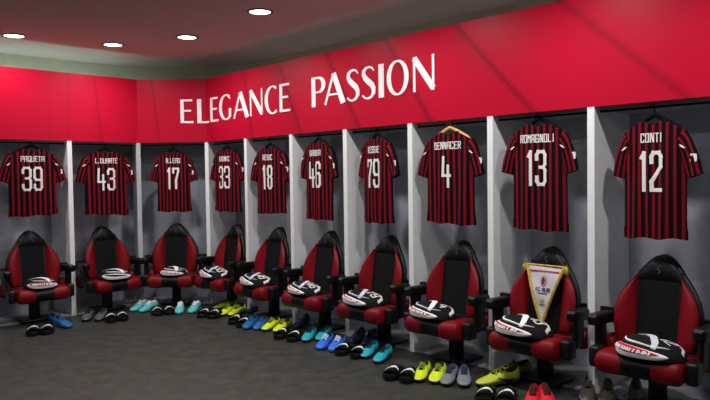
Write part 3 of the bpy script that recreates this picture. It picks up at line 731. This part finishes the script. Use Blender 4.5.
# ------------------------------------------------------------------ boots and slides
SHOEM = {}
def smat(k, col, r=.4):
    if k not in SHOEM: SHOEM[k] = mat(k+' boot', col, r, noise=.12, nscale=30)
    return SHOEM[k]
BL = .305
def boot_proto(upper, sole, lace, swoosh=None, lining=None):
    t = thing('football_boot'); q0 = .012
    # stations from heel (y=+BL/2) to toe (y=-BL/2); half width, bottom, top
    ST = [(0, .020, .030, .085), (.02, .034, .022, .108), (.08, .040, .018, .104), (.17, .043, .018, .094), (.28, .043, .018, .088), (.38, .045, .018, .100), (.47, .048, .018, .094), (.58, .053, .017, .080), (.70, .056, .017, .066), (.82, .052, .018, .054), (.92, .040, .020, .044), (.98, .022, .024, .036), (1, .008, .028, .031)]
    m = MB(); rings = []
    for q, a, zb, zt in ST:
        y = BL*(.5-q); ring = []
        for k in range(20):
            an = 2*pi*k/20; c_, s_ = math.cos(an), math.sin(an); f_ = 1.0 if s_ < 0 else (1-.42*s_**1.5)
            ring.append(Vector((a*math.copysign(abs(c_)**.8, c_)*f_+.010*math.sin(q*pi)*0, y, (zb+zt)/2+(zt-zb)/2*math.copysign(abs(s_)**.8, s_))))
        rings.append(ring)
    m.loft(rings); up = m.build('upper', upper, t, split=75)
    # ankle opening
    m = MB(); n = 20
    def opz(q): 
        for (q0_, _, _, z0), (q1, _, _, z1) in zip(ST, ST[1:]):
            if q <= q1: return z0+(z1-z0)*(q-q0_)/(q1-q0_)
        return .03
    m.loft([[Vector((r*.026*math.cos(2*pi*k/n), BL*(.5-.19)+r*BL*.155*math.sin(2*pi*k/n), opz(.19-.155*r*math.sin(2*pi*k/n))+dz)) for k in range(n)] for r, dz in ((1.0, -.004), (1.0, .004), (.85, .006), (.02, .001))])
    m.build('ankle_lining', lining or M_blackcloth, t)
    # tongue and laces
    m = MB(); m.loft([[Vector((w_*math.cos(2*pi*k/10), BL*(.5-q), opz(q)+.004+.006*math.sin(2*pi*k/10))) for k in range(10)] for q, w_ in ((.34, .018), (.40, .020), (.50, .019), (.62, .014))])
    tg = m.build('tongue', lining or upper, t)
    m = MB()
    for i in range(5):
        q = .385+i*.052; s_ = 1 if i % 2 else -1
        m.tube([(-.025, BL*(.5-q)+.006*s_, opz(q)-.004), (-.010, BL*(.5-q), opz(q)+.013), (.010, BL*(.5-q), opz(q)+.013), (.025, BL*(.5-q)-.006*s_, opz(q)-.004)], .0036, 6)
    m.tube([(-.004, BL*.11, opz(.39)+.012), (-.024, BL*.15, opz(.39)+.020), (-.030, BL*.12, opz(.39)+.004), (-.004, BL*.11, opz(.39)+.013)], .003, 6)
    m.build('laces', lace, t)
    # sole plate and studs
    m = MB(); rings = []
    def outl(z, g=0):
        P = []
        for q, a, _, _ in ST: P.append(Vector((a+g, BL*(.5-q), z)))
        for q, a, _, _ in ST[::-1]: P.append(Vector((-a-g, BL*(.5-q), z)))
        return P
    m.loft([outl(.014, -.006), outl(.014, -.003), outl(.024, .001), outl(.028, -.004)])
    so = m.build('sole', sole, t)
    for q, x in ((.08, .022), (.08, -.022), (.24, .024), (.24, -.024), (.62, .034), (.62, -.034), (.76, .032), (.76, -.032), (.88, .018), (.88, -.018)):
        m = MB(); y = BL*(.5-q); m.loft([[Vector((x+r*math.cos(2*pi*k/8), y+r*math.sin(2*pi*k/8), z)) for k in range(8)] for r, z in ((.009, .018), (.006, 0.0))]); m.build('stud', sole, so)
    if swoosh:
        for sg in (-1, 1):
            m = MB()
            P = [(.16, .047, .004), (.22, .040, .012), (.30, .036, .017), (.40, .042, .012), (.52, .056, .006), (.60, .066, .002)]
            def sf(q, z, o, sg=sg):
                a = .0
                for (q0_, a0, _, _), (q1, a1, _, _) in zip(ST, ST[1:]):
                    if q <= q1: a = a0+(a1-a0)*(q-q0_)/(q1-q0_); zt = opz(q); break
                s_ = max(-.95, min(.95, (z-(.018+zt)/2)/((zt-.018)/2))); s2 = math.copysign(abs(s_)**1.25, s_); c_ = math.sqrt(1-s2*s2)
                f_ = 1.0 if s2 < 0 else (1-.42*s2**1.5)
                return Vector((sg*(a*c_**.8*f_+.001+o), BL*(.5-q), z))
            pp = []
            for i in range(len(P)-1):
                for k in range(3): e = k/3; pp.append(tuple(P[i][j]*(1-e)+P[i+1][j]*e for j in range(3)))
            # widths are in z, so build rows directly
            m.loft([[sf(q, z-w_/2, 0), sf(q, z-w_/2, .002), sf(q, z+w_/2, .002), sf(q, z+w_/2, 0)] for q, z, w_ in pp])
            m.build('side_swoosh', swoosh, t, smooth=False, label='curved side mark')
    return t
def slide_proto():
    t = thing('slide_sandal'); L = .32
    ol = [(0, .0), (.01, .020), (.06, .036), (.16, .043), (.30, .043), (.45, .044), (.60, .051), (.74, .056), (.86, .052), (.94, .038), (.985, .018), (1, 0)]
    def o_(z, g=0): return [Vector((a+g*(a > 0), L*(.5-q)*(1+g), z+.008*(q > .9)*(z > .02))) for q, a in ol]+[Vector((-a-g*(a > 0), L*(.5-q)*(1+g), z+.008*(q > .9)*(z > .02))) for q, a in ol[::-1][1:-1]]
    m = MB(); m.loft([o_(0, -.006), o_(.006, 0), o_(.030, .002), o_(.038, -.004)]); m.build('footbed', M_plastic, t)
    def strap(u, v, off=0):
        q = .40+.40*v; a = .060+(.004 if v > .5 else 0); th = pi*u; y = L*(.5-q)
        return Vector((-(a+off)*math.cos(th)*(1), y-.012*math.sin(th), .012+(.072+off-.012*v)*math.sin(th)**.8))
    m = MB(); m.grid(lambda u, v: strap(u, v), 18, 6); m.grid(lambda u, v: strap(u, v, -.008), 18, 6)
    n = 19*7
    for line in ([i for i in range(19)], [6*19+i for i in range(19)]):
        for i in range(18): m.f.append([line[i], line[i+1], line[i+1]+n, line[i]+n])
    sp = m.build('strap', M_blkl, t, split=60)
    m = MB(); P = [(.22, .75, .05), (.32, .62, .12), (.42, .50, .20), (.52, .42, .26), (.62, .40, .20), (.72, .50, .12), (.78, .66, .04)]; pp = []
    for i in range(len(P)-1):
        for k in range(3): e = k/3; pp.append(tuple(P[i][j]*(1-e)+P[i+1][j]*e for j in range(3)))
    m.loft([[strap(u, v-w_/2, .0005), strap(u, v-w_/2, .003), strap(u, v+w_/2, .003), strap(u, v+w_/2, .0005)] for u, v, w_ in pp])
    m.build('strap_logo', M_print, sp, smooth=False, label='white curved logo')
    return t
cY = (.62, .78, .012); cRB = (.02, .15, .70); cB = (.012, .12, .34); cT = (.01, .36, .46); cTl = (.10, .52, .55); cN = (.012, .02, .07); cG = (.17, .19, .22); cR = (.62, .012, .03); cC = (.08, .072, .055); cDG = (.07, .08, .09)
S_blk = mat('black boot sole', (.012, .012, .014), .5); S_wht = mat('white sole', (.6, .62, .6), .5)
PROT = {
 'yellow': lambda: boot_proto(smat('fluorescent yellow', cY), S_blk, smat('dull yellow', (.30, .38, .02)), None, M_blackcloth),
 'olive': lambda: boot_proto(smat('yellow green', (.48, .56, .04)), S_blk, smat('dull yellow', (.30, .38, .02)), M_plastic, M_blackcloth),
 'royal': lambda: boot_proto(smat('royal blue', cRB), smat('royal blue', cRB), M_white, None),
 'blue': lambda: boot_proto(smat('mid blue', cB), smat('mid blue', cB), smat('dark blue lace', (.01, .06, .25)), None),
 'teal': lambda: boot_proto(smat('turquoise', cT), S_blk, M_blackcloth, None, smat('dark teal', (.01, .08, .10))),
 'paleteal': lambda: boot_proto(smat('pale turquoise', cTl), smat('pale turquoise', cTl), M_white, None, S_wht),
 'navy': lambda: boot_proto(smat('navy blue', cN), S_blk, smat('grey lace', (.12, .13, .16))),
 'grey': lambda: boot_proto(smat('silver grey', cG), S_blk, smat('dark navy', (.02, .03, .07)), None, smat('dark navy', (.02, .03, .07))),
 'dark': lambda: boot_proto(smat('dark grey', cDG), S_blk, M_blackcloth),
 'red': lambda: boot_proto(smat('bright red', cR), smat('bright red', cR), smat('dark red', (.10, .004, .01)), None, smat('dark red', (.10, .004, .01))),
 'cream': lambda: boot_proto(smat('dusty cream', cC), S_wht, smat('dusty cream', cC), None, M_mesh),
 'slide': slide_proto}
PUSED = {}
CN = {'yellow': 'fluorescent yellow', 'olive': 'yellow-green', 'royal': 'royal blue', 'blue': 'mid blue', 'teal': 'turquoise', 'paleteal': 'pale turquoise', 'navy': 'navy blue', 'grey': 'silver grey', 'dark': 'dark grey', 'red': 'bright red', 'cream': 'dusty cream'}
def shoe(kind, tx, ty, hd, where, roll=0, z=0):
    """toe point on the floor (layout units), heading = direction of the toe, where = label tail"""
    if kind in PUSED: t = copy_tree(PUSED[kind])
    else: t = PROT[kind](); PUSED[kind] = t
    L = .32 if kind == 'slide' else BL
    a = math.radians(hd); d_ = Vector((math.cos(a), math.sin(a)))
    p = Vector((tx, ty))-d_*(L/2)
    t.location = (p.x*K, p.y*K, z*K); t.rotation_euler = (0, math.radians(roll), a+pi/2)
    t.scale = (1.18,)*3 if kind == 'olive' else (1.06,)*3 if kind == 'slide' else (1, 1, 1)
    base = 'black slide sandal with white logo, ' if kind == 'slide' else CN[kind]+' football boot, '
    tag(t, base+where, 'sandal' if kind == 'slide' else 'boot', 'black slide sandals on the floor' if kind == 'slide' else CN[kind]+' football boots')
    return t
# kind, toe x, toe y, heading degrees, label tail
SH = [('slide', -3.37, 6.88, -72, 'left one of the leftmost pair'), ('slide', -3.25, 6.93, -74, 'right one of the leftmost pair'),
 ('blue', -3.12, 7.24, -38, 'front one of the pair beside the leftmost slides'), ('blue', -3.22, 7.40, -32, 'rear one of the pair beside the leftmost slides'),
 ('dark', -3.09, 7.55, -80, 'left one below the seat of jersey 43'), ('dark', -2.95, 7.56, -84, 'right one below the seat of jersey 43'),
 ('slide', -2.76, 7.48, -66, 'left one in front of the seat of jersey 43'), ('slide', -2.66, 7.56, -66, 'right one in front of the seat of jersey 43'),
 ('paleteal', -2.75, 8.10, -110, 'left one of the pair leaning in the corner'), ('paleteal', -2.62, 8.04, -112, 'second of the pair leaning in the corner'),
 ('slide', -2.33, 7.83, -62, 'left one between the two pale turquoise pairs'), ('slide', -2.20, 7.88, -62, 'right one between the two pale turquoise pairs'),
 ('paleteal', -2.12, 7.90, -82, 'left one below the seat of jersey 17'), ('paleteal', -1.99, 7.94, -96, 'right one below the seat of jersey 17'),
 ('slide', -1.82, 7.68, -112, 'left one of the pair left of the farthest yellow'), ('slide', -1.69, 7.62, -112, 'right one of the pair left of the farthest yellow'),
 ('yellow', -1.76, 8.16, -150, 'behind, pointing left, below jersey 33'), ('yellow', -1.60, 7.74, -115, 'left one of the farthest front pair'), ('yellow', -1.48, 7.72, -115, 'right one of the farthest front pair'),
 ('navy', -1.28, 7.88, -107, 'behind the farthest yellow pair'),
 ('slide', -1.39, 7.30, -112, 'left one beside the mid blue boots'), ('slide', -1.27, 7.14, -112, 'right one beside the mid blue boots'),
 ('blue', -1.19, 7.04, -105, 'left one between slides and yellow boots'), ('blue', -1.07, 6.99, -105, 'right one between slides and yellow boots'),
 ('yellow', -.98, 6.94, -115, 'left one beside the mid blue boots'), ('yellow', -.85, 6.86, -115, 'right one beside the mid blue boots'),
 ('navy', -.66, 7.06, -113, 'behind the slides right of the yellow pair'),
 ('slide', -.80, 6.60, -112, 'left one right of the middle yellow pair'), ('slide', -.66, 6.48, -112, 'right one right of the middle yellow pair'),
 ('teal', -.51, 6.45, -104, 'left one, half hidden by royal blue boots'), ('teal', -.38, 6.47, -108, 'right one, half hidden by royal blue boots'),
 ('royal', -.36, 6.15, -111, 'left one with white laces'), ('royal', -.24, 6.07, -111, 'right one with white laces'),
 ('slide', -.17, 5.95, -112, 'left one between royal blue and turquoise'), ('slide', -.03, 5.84, -112, 'right one between royal blue and turquoise'),
 ('navy', -.05, 6.36, -111, 'left one behind the slides beside turquoise boots'), ('navy', .07, 6.28, -111, 'right one behind the slides beside turquoise boots'),
 ('teal', .05, 5.83, -113, 'left one of the nearest turquoise pair'), ('teal', .16, 5.67, -115, 'right one of the nearest turquoise pair'),
 ('slide', .24, 5.20, -112, 'left one beside the yellow pair below jersey 4'), ('slide', .36, 5.12, -112, 'right one beside the yellow pair below jersey 4'),
 ('yellow', .46, 5.13, -111, 'left one next to the silver grey pair'), ('yellow', .58, 5.08, -111, 'right one next to the silver grey pair'),
 ('grey', .66, 5.02, -112, 'left one right of the yellow pair'), ('grey', .80, 4.98, -100, 'right one right of the yellow pair'),
 ('olive', .925, 5.02, -163, 'front one with a black side mark'), ('olive', 1.06, 5.20, -163, 'rear one, half hidden behind its mate'),
 ('slide', .87, 4.62, -112, 'left one at the bottom below seat with pennant'), ('slide', 1.01, 4.57, -112, 'right one at the bottom below seat with pennant'),
 ('red', 1.17, 4.47, -110, 'left one at the bottom edge'), ('red', 1.30, 4.47, -98, 'right one at the bottom edge'),
 ('cream', 1.60, 4.62, -112, 'left one below the nearest seat'), ('cream', 1.72, 4.57, -112, 'middle one below the nearest seat'), ('cream', 1.93, 4.58, -112, 'right one below the nearest seat')]
for s_ in SH: shoe(*s_)
